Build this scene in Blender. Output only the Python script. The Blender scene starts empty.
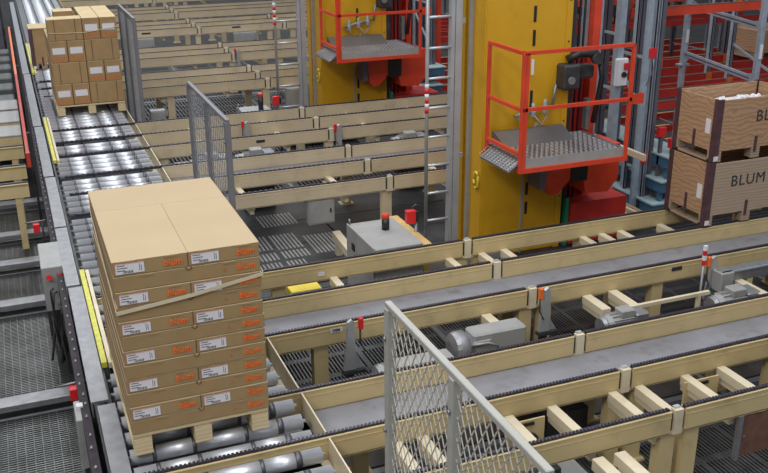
import bpy, bmesh, math, random
from mathutils import Vector, Matrix
random.seed(7)
S = bpy.context.scene
COL = S.collection
PI = math.pi

# ------------------------------------------------------------------ camera
FPX, YAW, PITCH, ROLL = 928.12, math.radians(21.6286), math.radians(20.952), math.radians(-0.428)
CAM = Vector((0, 0, 3.94))
fw = Vector((math.sin(YAW)*math.cos(PITCH), math.cos(YAW)*math.cos(PITCH), -math.sin(PITCH)))
r0 = Vector((math.cos(YAW), -math.sin(YAW), 0)); u0 = r0.cross(fw)
rt = r0*math.cos(ROLL) + u0*math.sin(ROLL); up = u0*math.cos(ROLL) - r0*math.sin(ROLL)
cd = bpy.data.cameras.new('camera'); cam = bpy.data.objects.new('camera', cd); COL.objects.link(cam)
cam.matrix_world = Matrix(((rt.x, up.x, -fw.x, CAM.x), (rt.y, up.y, -fw.y, CAM.y), (rt.z, up.z, -fw.z, CAM.z), (0, 0, 0, 1)))
cd.sensor_width = 36; cd.lens = FPX/768*36; cd.clip_start = .05; cd.clip_end = 200
S.camera = cam

# ------------------------------------------------------------------ world, lights, exposure
W = bpy.data.worlds.new('world'); S.world = W; W.use_nodes = True
W.node_tree.nodes['Background'].inputs[0].default_value = (.88, .93, 1.0, 1)
W.node_tree.nodes['Background'].inputs[1].default_value = .42
S.view_settings.view_transform = 'Standard'; S.view_settings.look = 'None'
S.view_settings.exposure = 0.13; S.view_settings.gamma = 1; S.view_settings.use_curve_mapping = False
def area(name, loc, sx, sy, power, col=(1, 1, 1), target=None):
    l = bpy.data.lights.new(name, 'AREA'); l.shape = 'RECTANGLE'; l.size = sx; l.size_y = sy
    l.energy = power; l.color = col
    o = bpy.data.objects.new(name, l); COL.objects.link(o); o.location = loc
    if target: o.rotation_euler = (Vector(target)-Vector(loc)).to_track_quat('-Z', 'Y').to_euler()
    return o
area('key_lamp', (-5, -1, 9.5), 2.4, 2.4, 430, (1, .96, .89), (2.5, 7, .5))
for k, (x, y) in enumerate([(xx, yy) for xx in (-4.4, -.9, 1.6, 4.2, 8.5) for yy in (4, 15, 27)]):
    area('strip_lamp', (x, y, 9.5), .4, 7.5, 145, (.97, .98, 1))

# ------------------------------------------------------------------ materials
def mat(name, col, rough=.6, metal=0., var=.12, scale=6., bump=.0, bscale=60., dirt=None, dirtamt=.0, stretch=(1, 1, 1), spec=.5, coords='Object'):
    m = bpy.data.materials.new(name); m.use_nodes = True
    n = m.node_tree.nodes; L = m.node_tree.links; b = n['Principled BSDF']
    b.inputs['Roughness'].default_value = rough; b.inputs['Metallic'].default_value = metal
    b.inputs['Specular IOR Level'].default_value = spec
    tc = n.new('ShaderNodeTexCoord'); mp = n.new('ShaderNodeMapping'); mp.inputs['Scale'].default_value = stretch
    L.new(tc.outputs[coords], mp.inputs[0])
    nz = n.new('ShaderNodeTexNoise'); nz.inputs['Scale'].default_value = scale; nz.inputs['Detail'].default_value = 5
    L.new(mp.outputs[0], nz.inputs['Vector'])
    cr = n.new('ShaderNodeValToRGB'); cr.color_ramp.elements[0].position = .3; cr.color_ramp.elements[1].position = .7
    cr.color_ramp.elements[0].color = tuple(c*(1-var) for c in col)+(1,)
    cr.color_ramp.elements[1].color = tuple(min(1, c*(1+var)) for c in col)+(1,)
    L.new(nz.outputs[0], cr.inputs[0]); out = cr.outputs[0]
    if dirt:
        n2 = n.new('ShaderNodeTexNoise'); n2.inputs['Scale'].default_value = scale*1.7; n2.inputs['Detail'].default_value = 8
        L.new(mp.outputs[0], n2.inputs['Vector'])
        r2 = n.new('ShaderNodeValToRGB'); r2.color_ramp.elements[0].position = .55; r2.color_ramp.elements[1].position = .75
        r2.color_ramp.elements[0].color = (0, 0, 0, 1); r2.color_ramp.elements[1].color = (dirtamt,)*3+(1,)
        L.new(n2.outputs[0], r2.inputs[0])
        mx = n.new('ShaderNodeMixRGB'); mx.inputs[2].default_value = tuple(dirt)+(1,)
        L.new(r2.outputs[0], mx.inputs[0]); L.new(out, mx.inputs[1]); out = mx.outputs[0]
    L.new(out, b.inputs['Base Color'])
    if bump:
        n3 = n.new('ShaderNodeTexNoise'); n3.inputs['Scale'].default_value = bscale; L.new(mp.outputs[0], n3.inputs['Vector'])
        bp = n.new('ShaderNodeBump'); bp.inputs['Strength'].default_value = bump; bp.inputs['Distance'].default_value = .01
        L.new(n3.outputs[0], bp.inputs['Height']); L.new(bp.outputs[0], b.inputs['Normal'])
    return m
M = {}
M['cream'] = mat('cream_paint', (.60, .475, .25), .45, var=.07, scale=3, dirt=(.25, .18, .10), dirtamt=.35)
M['cream2'] = mat('cream_paint_pale', (.66, .58, .42), .45, var=.06, scale=3, dirt=(.3, .22, .14), dirtamt=.3)
M['chain'] = mat('oiled_chain', (.070, .065, .095), .45, .6, var=.3, scale=30)
M['tray'] = mat('grey_tray', (.235, .235, .255), .6, .1, var=.12, scale=4, dirt=(.12, .11, .11), dirtamt=.6)
M['steel'] = mat('roller_steel', (.72, .75, .80), .42, .65, var=.12, scale=9, stretch=(1, 3, 3))
M['collar'] = mat('roller_collar', (.13, .13, .15), .45, .7, var=.2)
M['fencecream'] = mat('fence_light_grey', (.40, .40, .37), .5, .1, var=.06)
M['wire'] = mat('pale_wire', (.58, .56, .49), .5, .2, var=.08)
M['slot'] = mat('bright_slot_bars', (.46, .46, .45), .4, .5, var=.15)
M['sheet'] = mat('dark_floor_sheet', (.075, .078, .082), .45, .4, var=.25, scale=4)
M['galv'] = mat('galvanised_steel', (.28, .285, .30), .42, .55, var=.14, scale=14)
M['tread_top'] = mat('worn_tread_top', (.62, .62, .64), .35, .5, var=.1)  # paler than the deck plate, for the raised treads
M['alu'] = mat('ladder_aluminium', (.50, .52, .54), .40, .5, var=.08, scale=8)
M['greymetal'] = mat('grey_painted_steel', (.34, .345, .34), .5, .15, var=.08, scale=6, dirt=(.2, .18, .15), dirtamt=.3)
M['darkmetal'] = mat('dark_steel', (.055, .055, .06), .5, .4, var=.3, scale=9)
M['black'] = mat('black_plastic', (.015, .015, .018), .45, var=.2)
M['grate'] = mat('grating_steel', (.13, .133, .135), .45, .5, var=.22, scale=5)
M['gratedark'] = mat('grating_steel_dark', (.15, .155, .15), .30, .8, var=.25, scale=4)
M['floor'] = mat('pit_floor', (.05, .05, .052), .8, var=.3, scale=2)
M['wall'] = mat('hall_wall', (.16, .15, .16), .9, var=.1, scale=1)
M['yellow'] = mat('yellow_mast_paint', (.62, .335, .012), .38, var=.06, scale=2.5, dirt=(.30, .17, .02), dirtamt=.25)
M['yellowb'] = mat('bright_yellow', (.80, .62, .05), .4, var=.08)
M['ystrip'] = mat('yellow_strip', (.62, .60, .08), .5, var=.12, scale=20, dirt=(.2, .18, .05), dirtamt=.6)
M['red'] = mat('red_paint', (.66, .058, .022), .38, var=.10, scale=5, dirt=(.25, .03, .02), dirtamt=.3)
M['darkred'] = mat('rack_red', (.52, .028, .02), .5, var=.15, scale=4)
M['redrail'] = mat('barrier_red', (.42, .035, .018), .5, var=.1)
M['block'] = mat('machine_grey', (.11, .12, .12), .6, var=.15)
M['orange'] = mat('orange_paint', (.75, .15, .025), .45, var=.1)
M['redplastic'] = mat('red_plastic', (.65, .02, .025), .35, var=.1)
M['purple'] = mat('rack_side', (.13, .12, .15), .55, .2, var=.15)
M['bluegalv'] = mat('rack_upright_steel', (.40, .47, .55), .45, .4, var=.15, scale=10)
M['blue'] = mat('blue_steel', (.05, .15, .25), .5, var=.2)
M['teal'] = mat('pale_teal_board', (.36, .48, .50), .6, var=.15)
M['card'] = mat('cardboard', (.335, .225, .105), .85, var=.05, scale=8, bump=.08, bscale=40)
M['cardtop'] = mat('cardboard_top', (.455, .35, .215), .85, var=.035, scale=3, bump=.05, bscale=30)  # paler than the body: light from above painted into the lid
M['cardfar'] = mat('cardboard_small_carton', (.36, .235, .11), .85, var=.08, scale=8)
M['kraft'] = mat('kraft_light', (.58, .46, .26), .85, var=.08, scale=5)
M['tape'] = mat('seam_shadow_brown', (.16, .09, .04), .7, var=.1)  # dark brown for the carton strap lines and finger notch
M['label'] = mat('white_label', (.72, .70, .74), .6, var=.05, scale=40)
M['ink'] = mat('black_ink', (.03, .03, .035), .7, var=.1)
M['pinkink'] = mat('pink_print', (.62, .28, .30), .7, var=.1)
M['print'] = mat('orange_print', (.88, .16, .02), .7, var=.2, scale=60)
M['faint'] = mat('faint_orange_print', (.44, .19, .07), .8, var=.2, scale=60)
M['strap'] = mat('cream_strap', (.62, .54, .38), .55, var=.05)
M['white'] = mat('white_foam', (.75, .76, .80), .8, var=.08)
M['greencable'] = mat('green_cable', (.02, .28, .14), .5, var=.1)
M['platebrown'] = mat('oily_floor_plate', (.085, .075, .068), .5, .3, var=.3, scale=5)  # plain dark brown plates laid over part of the grating
M['rust'] = mat('rust_brown', (.16, .075, .05), .7, var=.3, scale=12)
M['duct'] = mat('duct_dark', (.035, .028, .036), .8, .0, var=.3, scale=15)
M['cream3'] = mat('cream_paint_dusty', (.60, .50, .345), .45, var=.06, scale=3, dirt=(.28, .2, .12), dirtamt=.3)  # pinker, less saturated cream for the farther beams
M['fencegrey'] = mat('fence_grey', (.20, .20, .22), .5, .3, var=.08)
M['maroon'] = mat('maroon_post', (.085, .040, .048), .55, var=.25, scale=15)
M['ochre'] = mat('ochre_board', (.58, .38, .14), .6, var=.12)
def wood(name, c1, c2, scale, stretch, dist=3.):
    m = bpy.data.materials.new(name); m.use_nodes = True
    n = m.node_tree.nodes; L = m.node_tree.links; b = n['Principled BSDF']; b.inputs['Roughness'].default_value = .75
    tc = n.new('ShaderNodeTexCoord'); mp = n.new('ShaderNodeMapping'); mp.inputs['Scale'].default_value = stretch
    L.new(tc.outputs['Object'], mp.inputs[0])
    wv = n.new('ShaderNodeTexWave'); wv.bands_direction = 'Z'; wv.inputs['Scale'].default_value = scale
    wv.inputs['Distortion'].default_value = dist; wv.inputs['Detail'].default_value = 3; wv.inputs['Detail Scale'].default_value = 1.2
    L.new(mp.outputs[0], wv.inputs[0])
    cr = n.new('ShaderNodeValToRGB'); cr.color_ramp.elements[0].color = c1+(1,); cr.color_ramp.elements[1].color = c2+(1,)
    L.new(wv.outputs[1], cr.inputs[0]); L.new(cr.outputs[0], b.inputs['Base Color'])
    return m
M['ply'] = wood('plywood', (.345, .20, .11), (.46, .285, .165), 3, (1.6, 1.6, 2.4), 10)
M['pale_ply'] = wood('weathered_plywood', (.33, .245, .175), (.42, .32, .235), 4, (.6, .6, 2.5), 5)
M['pine'] = wood('pallet_pine', (.58, .46, .27), (.66, .54, .34), 4, (1, 1, 3), 2)
M['oldpine'] = wood('worn_pallet_wood', (.26, .19, .13), (.40, .31, .22), 4, (1, 1, 3), 2)
def checker():
    m = bpy.data.materials.new('tread_plate'); m.use_nodes = True
    n = m.node_tree.nodes; b = n['Principled BSDF']; b.inputs['Metallic'].default_value = .7; b.inputs['Roughness'].default_value = .38
    b.inputs['Base Color'].default_value = (.22, .215, .225, 1)
    return m
M['tread'] = checker()

M['palewall'] = mat('pale_hall_wall', (.45, .45, .46), .9, var=.05, scale=1)
_d = bpy.data.materials.new('window_daylight'); _d.use_nodes = True; _b = _d.node_tree.nodes['Principled BSDF']
_b.inputs['Base Color'].default_value = (.6, .65, .7, 1); _b.inputs['Emission Color'].default_value = (.86, .93, 1, 1); _b.inputs['Emission Strength'].default_value = 1.3
M['daylight'] = _d

# ------------------------------------------------------------------ helpers
class MB:
    def __init__(s): s.v = []; s.f = []; s.mi = []; s.sm = []
    def _add(s, vs, fs, mi=0, sm=False):
        o = len(s.v); s.v += [tuple(v) for v in vs]
        for f in fs: s.f.append(tuple(i+o for i in f)); s.mi.append(mi); s.sm.append(sm)
    def box(s, x0, x1, y0, y1, z0, z1, mi=0, ch=0):
        if ch:
            c = ch; vs = []; 
            xs, ys, zs = (x0, x1), (y0, y1), (z0, z1)
            idx = {}
            for i in (0, 1):
                for j in (0, 1):
                    for k in (0, 1):
                        sx, sy, sz = (1, -1)[i], (1, -1)[j], (1, -1)[k]
                        for a, p in enumerate(((xs[i], ys[j]+sy*c, zs[k]+sz*c), (xs[i]+sx*c, ys[j], zs[k]+sz*c), (xs[i]+sx*c, ys[j]+sy*c, zs[k]))):
                            idx[(i, j, k, a)] = len(vs); vs.append(p)
            fs = []
            def q(*k): fs.append([idx[t] for t in k])
            q((0,0,0,0),(0,0,1,0),(0,1,1,0),(0,1,0,0)); q((1,0,0,0),(1,1,0,0),(1,1,1,0),(1,0,1,0))
            q((0,0,0,1),(1,0,0,1),(1,0,1,1),(0,0,1,1)); q((0,1,0,1),(0,1,1,1),(1,1,1,1),(1,1,0,1))
            q((0,0,0,2),(0,1,0,2),(1,1,0,2),(1,0,0,2)); q((0,0,1,2),(1,0,1,2),(1,1,1,2),(0,1,1,2))
            for j in (0, 1):
                for k in (0, 1): q((0,j,k,1),(1,j,k,1),(1,j,k,2),(0,j,k,2))
            for i in (0, 1):
                for k in (0, 1): q((i,0,k,0),(i,1,k,0),(i,1,k,2),(i,0,k,2))
            for i in (0, 1):
                for j in (0, 1): q((i,j,0,0),(i,j,1,0),(i,j,1,1),(i,j,0,1))
            for i in (0, 1):
                for j in (0, 1):
                    for k in (0, 1): q((i,j,k,0),(i,j,k,1),(i,j,k,2))
            s._add(vs, fs, mi); return s
        s._add([(x0,y0,z0),(x1,y0,z0),(x1,y1,z0),(x0,y1,z0),(x0,y0,z1),(x1,y0,z1),(x1,y1,z1),(x0,y1,z1)],
               [(0,3,2,1),(4,5,6,7),(0,1,5,4),(1,2,6,5),(2,3,7,6),(3,0,4,7)], mi); return s
    def bar(s, a, b, w, h, mi=0, upv=(0, 0, 1)):
        a = Vector(a); b = Vector(b); d = (b-a).normalized(); u = Vector(upv)
        if abs(d.dot(u)) > .98: u = Vector((0, 1, 0))
        r = d.cross(u).normalized()*w/2; u = r.normalized().cross(d)*h/2
        vs = [a-r-u, a+r-u, a+r+u, a-r+u, b-r-u, b+r-u, b+r+u, b-r+u]
        s._add(vs, [(0,1,2,3),(7,6,5,4),(0,4,5,1),(1,5,6,2),(2,6,7,3),(3,7,4,0)], mi); return s
    def tube(s, pts, r, n=8, mi=0, cap=True):
        pts = [Vector(p) for p in pts]; rings = []; o = len(s.v); prev = None
        for i, p in enumerate(pts):
            d = ((pts[i+1] if i < len(pts)-1 else p)-(pts[i-1] if i else p)).normalized()
            u = Vector((0, 0, 1)) if abs(d.z) < .9 else Vector((0, 1, 0))
            a = d.cross(u).normalized(); b2 = a.cross(d)
            rr = r[i] if isinstance(r, (list, tuple)) else r
            s.v += [tuple(p+(a*math.cos(2*PI*k/n)+b2*math.sin(2*PI*k/n))*rr) for k in range(n)]
        for i in range(len(pts)-1):
            for k in range(n):
                s.f.append((o+i*n+k, o+i*n+(k+1) % n, o+(i+1)*n+(k+1) % n, o+(i+1)*n+k)); s.mi.append(mi); s.sm.append(True)
        if cap:
            s.f.append(tuple(o+k for k in range(n))[::-1]); s.mi.append(mi); s.sm.append(False)
            s.f.append(tuple(o+(len(pts)-1)*n+k for k in range(n))); s.mi.append(mi); s.sm.append(False)
        return s
    def lathe(s, c, axis, prof, n=14, mis=None):
        # prof: list of (t, r) along axis from c
        c = Vector(c); d = Vector(axis).normalized(); u = Vector((0, 0, 1)) if abs(d.z) < .9 else Vector((1, 0, 0))
        a = d.cross(u).normalized(); b2 = a.cross(d); o = len(s.v)
        for t, r in prof:
            s.v += [tuple(c+d*t+(a*math.cos(2*PI*k/n)+b2*math.sin(2*PI*k/n))*r) for k in range(n)]
        for i in range(len(prof)-1):
            for k in range(n):
                s.f.append((o+i*n+k, o+i*n+(k+1) % n, o+(i+1)*n+(k+1) % n, o+(i+1)*n+k)); s.mi.append(mis[i] if mis else 0); s.sm.append(abs(prof[i][1]-prof[i+1][1]) < 1e-4)
        s.f.append(tuple(o+k for k in range(n))[::-1]); s.mi.append(0); s.sm.append(False)
        s.f.append(tuple(o+(len(prof)-1)*n+k for k in range(n))); s.mi.append(0); s.sm.append(False)
        return s
    def prism(s, poly, axis, t0, t1, mi=0):
        # poly in the plane normal to axis ('x': (y,z), 'y': (x,z), 'z': (x,y))
        def P(p, t): return (t, p[0], p[1]) if axis == 'x' else (p[0], t, p[1]) if axis == 'y' else (p[0], p[1], t)
        n = len(poly); s._add([P(p, t0) for p in poly]+[P(p, t1) for p in poly],
            [tuple(range(n))[::-1], tuple(range(n, 2*n))]+[(i, (i+1) % n, n+(i+1) % n, n+i) for i in range(n)], mi); return s
    def mesh(s, name, mats):
        me = bpy.data.meshes.new(name); me.from_pydata(s.v, [], s.f)
        for m in mats if isinstance(mats, (list, tuple)) else [mats]: me.materials.append(M[m] if isinstance(m, str) else m)
        me.polygons.foreach_set('material_index', s.mi); me.polygons.foreach_set('use_smooth', s.sm)
        bm = bmesh.new(); bm.from_mesh(me); bmesh.ops.recalc_face_normals(bm, faces=bm.faces); bm.to_mesh(me); bm.free()
        me.update(); return me
    def build(s, name, mats, parent=None, loc=(0, 0, 0), rot=(0, 0, 0), **kw):
        return put(name, s.mesh(name, mats), parent, loc, rot, **kw)
def tag(o, label=None, cat=None, group=None, kind=None):
    if label: o['label'] = label
    if cat: o['category'] = cat
    if group: o['group'] = group
    if kind: o['kind'] = kind
    return o
def put(name, me, parent=None, loc=(0, 0, 0), rot=(0, 0, 0), **kw):
    o = bpy.data.objects.new(name, me); COL.objects.link(o); o.parent = parent; o.location = loc; o.rotation_euler = rot
    return tag(o, **kw)
def empty(name, loc, label, cat, group=None, rz=0):
    o = bpy.data.objects.new(name, None); COL.objects.link(o); o.location = loc; o.rotation_euler = (0, 0, rz); o.empty_display_size = .1
    return tag(o, label, cat, group)
def copy_tree(o, parent=None):
    c = o.copy(); COL.objects.link(c); c.parent = parent
    for ch in list(o.children): copy_tree(ch, c)
    return c
TXT = {}
def text_mesh(s, size, m, depth=.0008, shear=0, bold=0, spacing=1):
    k = (s, size, m)
    if k in TXT: return TXT[k]
    cu = bpy.data.curves.new('t', 'FONT'); cu.body = s; cu.size = size; cu.extrude = depth; cu.shear = shear; cu.offset = bold
    cu.align_x = 'CENTER'; cu.align_y = 'CENTER'; cu.space_character = spacing; cu.resolution_u = 3
    o = bpy.data.objects.new('t', cu); COL.objects.link(o); dg = bpy.context.evaluated_depsgraph_get()
    me = bpy.data.meshes.new_from_object(o.evaluated_get(dg)); me.materials.clear(); me.materials.append(M[m])
    me.transform(Matrix.Rotation(PI/2, 4, 'X'))
    bpy.data.objects.remove(o); TXT[k] = me; return me

T = .80            # transport level of every conveyor
BB = .625          # underside of the chain beams

# ------------------------------------------------------------------ setting
MB().box(-6, 30, -4, 50, -.5, -.35).build('floor', 'floor', kind='structure')
MB().box(-6, 30, 50, 50.3, -.5, 14).build('wall_back', 'palewall', kind='structure')
for k in range(8):  # unseen windows added so the rollers and trays reflect a bright far end
    w_ = MB().box(-5.4+4.4*k, -1.9+4.4*k, 49.9, 50, 3.2, 11.5).build('window_%d' % (k+1), 'daylight', kind='structure')
    for j in range(3): MB().box(-5.4+4.4*k+.85*(j+1), -5.34+4.4*k+.85*(j+1), 49.86, 49.9, 3.2, 11.5).build('window_bar', 'greymetal', w_)
MB().box(30, 30.3, -4, 50.3, -.5, 12).build('wall_right', 'wall', kind='structure')
MB().box(-6.3, -6, -4, 50.3, -.5, 12).build('wall_left', 'wall', kind='structure')
def grating(x0, x1, y0, y1, along, pitch, w, cross, z=0., m='grate', holes=()):
    b = MB()
    if along == 'y':
        x = x0; i = 0
        while x < x1:
            b.box(x, x+(w if i % 13 else pitch*1.02), y0, y1, z-.03, z-.001*(i % 13 == 0)); x += pitch; i += 1
        y = y0
        while y < y1: b.box(x0, x1, y, min(y+.07, y1), z-.028, z-.003); y += cross
    else:
        y = y0
        while y < y1: b.box(x0, x1, y, y+w, z-.03, z); y += pitch
        x = x0
        while x < x1: b.box(x, x+.008, y0, y1, z-.025, z-.003); x += cross
    f = b.build('floor_grating', m, kind='structure')
    e = MB().box(x0-.03, x1+.03, y0-.03, y0, z-.05, z).box(x0-.03, x1+.03, y1, y1+.03, z-.05, z).box(x0-.03, x0, y0, y1, z-.05, z).box(x1, x1+.03, y0, y1, z-.05, z)
    e.build('grating_frame', 'galv', f)
for y0, y1 in ((2.2, 4.0), (4.06, 5.2), (5.26, 6.2), (6.26, 7.6), (7.66, 8.6), (8.66, 9.7), (9.76, 11.3), (11.36, 13.2), (13.26, 14.4), (14.46, 15.6), (15.66, 18.), (18.06, 20.0), (20.06, 22.)):
    for x0, x1 in ((.25, 1.6), (1.66, 3.3), (3.36, 5.0), (5.06, 7.0)):
        if y0 > 9.7 and x0 > 5: continue
        if y0 in (7.66, 8.66, 9.76) and x0 < 5: continue
        p = .032 if y0 < 9.7 else .06
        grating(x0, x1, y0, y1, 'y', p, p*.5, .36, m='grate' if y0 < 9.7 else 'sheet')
for k, (x0, x1, y0, y1) in enumerate(((1.5, 3.3, 5.27, 5.56), (3.36, 5.0, 5.27, 5.50), (5.06, 7.0, 5.27, 5.56), (1.6, 3.3, 5.86, 6.15), (3.36, 5.0, 5.90, 6.15))):
    MB().box(x0, x1, y0, y1, 0, .012, ch=.003).build('floor_plate', 'platebrown', kind='structure')
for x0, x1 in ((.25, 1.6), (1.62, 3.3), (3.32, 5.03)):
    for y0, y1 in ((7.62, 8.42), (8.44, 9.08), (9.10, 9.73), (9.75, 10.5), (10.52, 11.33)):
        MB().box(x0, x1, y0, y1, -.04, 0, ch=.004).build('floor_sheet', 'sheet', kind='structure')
sb = MB()
for x0, x1, y0, y1 in ((2.55, 3.0, 10.4, 10.82), (2.26, 2.47, 9.66, 10.1), (2.52, 2.84, 9.62, 10.1), (2.52, 2.82, 9.34, 9.56), (2.25, 2.45, 9.34, 9.56), (2.9, 3.3, 9.36, 9.95), (1.95, 2.45, 8.90, 9.26), (2.5, 2.72, 8.9, 9.26), (1.72, 1.98, 7.95, 8.33), (2.03, 2.36, 7.95, 8.38), (1.78, 2.0, 7.66, 7.86), (2.06, 2.40, 7.66, 7.86), (2.46, 2.82, 7.9, 8.38), (2.46, 2.78, 7.66, 7.86), (3.45, 3.8, 8.6, 9.0), (3.4, 4.0, 7.75, 8.1)):
    x = x0
    while x < x1: sb.box(x, x+.021, y0, y1, 0, .006); x += .046
sb.build('slot_bars', 'slot', kind='structure')
# left walkway: fine mesh mats stepped between grey cross channels
steps = [(5.2, 7.02), (7.12, 9.0), (9.12, 10.12), (10.22, 11.06), (11.16, 12.28)]
for y0, y1 in steps: grating(-1.5, .12, y0, y1-.06, 'x', .030, .013, .062, 0, 'gratedark')
for i, (x0, x1) in enumerate(((-1.5, .12),)):
    for y in (7.02, 9.02, 10.13, 11.07, 12.29):
        MB().box(x0, x1, y-.02, y+.13, .04, .10, ch=.006).build('walkway_channel', 'galv', kind='structure')

# ------------------------------------------------------------------ chain conveyors
def link_mesh(L, pitch, w=.028):
    b = MB(); x = 0
    while x < L-.5*pitch:
        b.box(x, x+pitch*.62, -w/2, w/2, -.013, 0); b.box(x+pitch*.62, x+pitch, -w*.22, w*.22, -.014, -.006); x += pitch
    return b
def rail(parent, x0, x1, y, near, cx0=None, mname='cream'):
    """one beam: web, lips, chain guide and chain, chain top at T; front face at y"""
    b = MB()
    xc = x0
    if not near and x0 < 1.4: x0 = 1.475
    b.box(x0, x1, y-.012, y+.008, BB, T-.020)                   # web
    b.box(x0, x1, y-.016, y+.040, T-.022, T-.014)               # top flange
    b.box(x0, x1, y-.012, y+.045, BB-.004, BB+.006)             # bottom flange
    b.box(x0, x1, y-.0145, y-.012, T-.058, T-.053)               # pressed line under the lip
    beam = b.build('beam', mname, parent)
    x0 = xc; g = MB().box(x0, x1, y+.000, y+.030, T-.020 if near else T-.03, T-.010)
    g.build('chain_guide', 'darkmetal', beam)
    link_mesh(x1-x0, .0254 if near else .06).build('chain', 'chain', parent, (x0, y+.012, T+.003))
    return beam
def joint(parent, x, y, m='cream2'):
    b = MB().box(x-.032, x+.032, y-.018, y+.03, BB-.01, T-.008).box(x-.07, x+.07, y-.004, y+.02, BB-.012, BB+.012)
    b.build('joint_plate', m, parent)
    MB().box(x-.022, x+.022, y+.008, y+.034, T-.02, T+.004).build('clip', 'alu', parent)
    MB().box(x-.055, x-.024, y+.004, y+.03, BB+.01, T-.03).box(x+.024, x+.055, y+.004, y+.03, BB+.01, T-.03).build('sprocket_guard', 'darkmetal', parent)  # dark strips put in for the shade of the gaps beside the plate
def leg(parent, x, y, w=.115, m='cream'):
    MB().box(x-w/2, x+w/2, y+.01, y+.09, .02, BB).box(x-w/2-.03, x+w/2+.03, y-.02, y+.12, 0, .02).build('leg', m, parent)
def crossbeam(parent, x, y0, y1, w=.07, m='cream2'):
    MB().box(x-w/2, x+w/2, y0, y1, .575, .648, ch=.004).box(x-w/2+.012, x+w/2-.012, y0, y1, .53, .575).build('cross_beam', m, parent)
def chain_unit(label, ys, x0, x1, near, cross=(), legs=(), tray=None, mname='cream', group=None, jend=None, ties=()):
    o = empty('chain_conveyor', ((x0+x1)/2, ys[0], 0), label, 'conveyor', group)
    c = Vector(o.location)
    tmp = []
    for y in ys: tmp.append(rail(o, x0, x1, y, near, mname=mname))
    for x in cross:
        if x < x0 or x > x1: continue
        for a, b2 in zip(ys[:-1], ys[1:]):
            if tray and abs(a-tray) < .01: continue
            crossbeam(o, x, a+.045, b2-.015)
    for x in legs:
        for y in (ys if near and x > 2.5 else (ys[0], ys[-1])): leg(o, x, y, m=mname)
    for x, ya, yb in ties: crossbeam(o, x, ya, yb, .085)
    if tray:
        y1 = [b2 for a, b2 in zip(ys[:-1], ys[1:]) if abs(a-tray) < .01][0]
        xa = x0-.055 if x0 > 2 else x0; xb = x1+.054 if x0 < 2 else x1
        MB().box(xa, xb, tray+.05, y1-.02, .605, .632).box(xa, xb, tray+.05, tray+.06, .632, .66).build('cover_tray', 'tray', o)
    if jend is not None:
        for y in ys: joint(o, jend, y)
    for ch in o.children: ch.location = Vector(ch.location)-c
    return o
G = {
 'a': [4.07, 4.63, 5.20], 'b': [6.06, 6.675, 7.255], 'c': [9.42, 10.14, 10.83], 'd': [11.755, 12.44, 13.13],
 'e': [15.46, 16.13, 16.77], 'f': [18.23, 18.9, 19.5], 'g': [22.0, 22.7, 23.4], 'h': [24.9, 25.6, 26.3], 'i': [28.6, 29.4, 30.2], 'j': [32.5, 33.4, 34.3]}
words = {'a': 'nearest', 'b': 'second nearest', 'c': 'third nearest', 'd': 'fourth nearest', 'e': 'fifth nearest', 'f': 'sixth nearest', 'g': 'seventh nearest', 'h': 'eighth nearest', 'i': 'ninth nearest', 'j': 'farthest'}
J = {'a': 3.62, 'b': 3.72, 'c': 3.81, 'd': 3.90, 'e': 4.00, 'f': 4.06, 'g': 4.12, 'h': 4.10, 'i': 4.1, 'j': 4.1}
for g, ys in G.items():
    near = g in 'ab'; j = J[g]
    mn = 'cream' if g in 'ab' else 'cream3'
    tray = {'a': 4.63, 'b': 6.06, 'c': 10.14, 'd': None, 'e': 16.13, 'f': None, 'g': None, 'h': None, 'i': None, 'j': None}[g]
    cross_l = {'a': (1.90, 2.08, 2.70, 3.03, 3.51), 'b': (2.38, 3.52)}.get(g, (2.2, 3.3))
    cross_r = {'a': (3.73, 4.12, 4.44, 5.3), 'b': (3.86, 4.10, 4.98, 5.2, 5.42, 5.9)}.get(g, (4.6, 5.6))
    chain_unit('%s cream chain conveyor, stretch between roller conveyor and joint plates' % words[g].capitalize(),
        ys, .36 if g not in 'ghij' else 1.5, j-.055, near, [x for x in cross_l if x > 1.5], ((1.88, j-.05) if near else ((1.62, 2.34, j-.03) if g == 'e' else (1.62, j-.03))), tray, mn, None, j, ((3.28, 5.83, 6.04)  ,) if g == 'b' else ())
    xe = {'a': 7.4, 'b': 7.3, 'c': 6.7, 'd': 6.7, 'e': 5.9, 'f': 6.6, 'g': 6.12, 'h': 8.2, 'i': 9.2, 'j': 9.2}[g]
    if g == 'b':
        xe = 7.3
    chain_unit('%s cream chain conveyor, stretch right of its joint plates' % words[g].capitalize(),
        ys, j+.055, xe, near, cross_r, ((j+.14, 5.0, xe-.3) if near else (5.0, xe-.3)), tray, mn, None, None, ((4.24, 5.74, 6.04), (4.50, 5.695, 6.04), (5.65, 5.26, 6.04)) if g == 'b' else ())
o = bpy.data.objects
# second stretch of the far conveyor
chain_unit('Far cream chain conveyor stretch near the top edge, right of the second joint column', G['g'], 6.24, 8.2, False, (6.8,), (6.4, 8.), None, 'cream3', None, 6.18)

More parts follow.
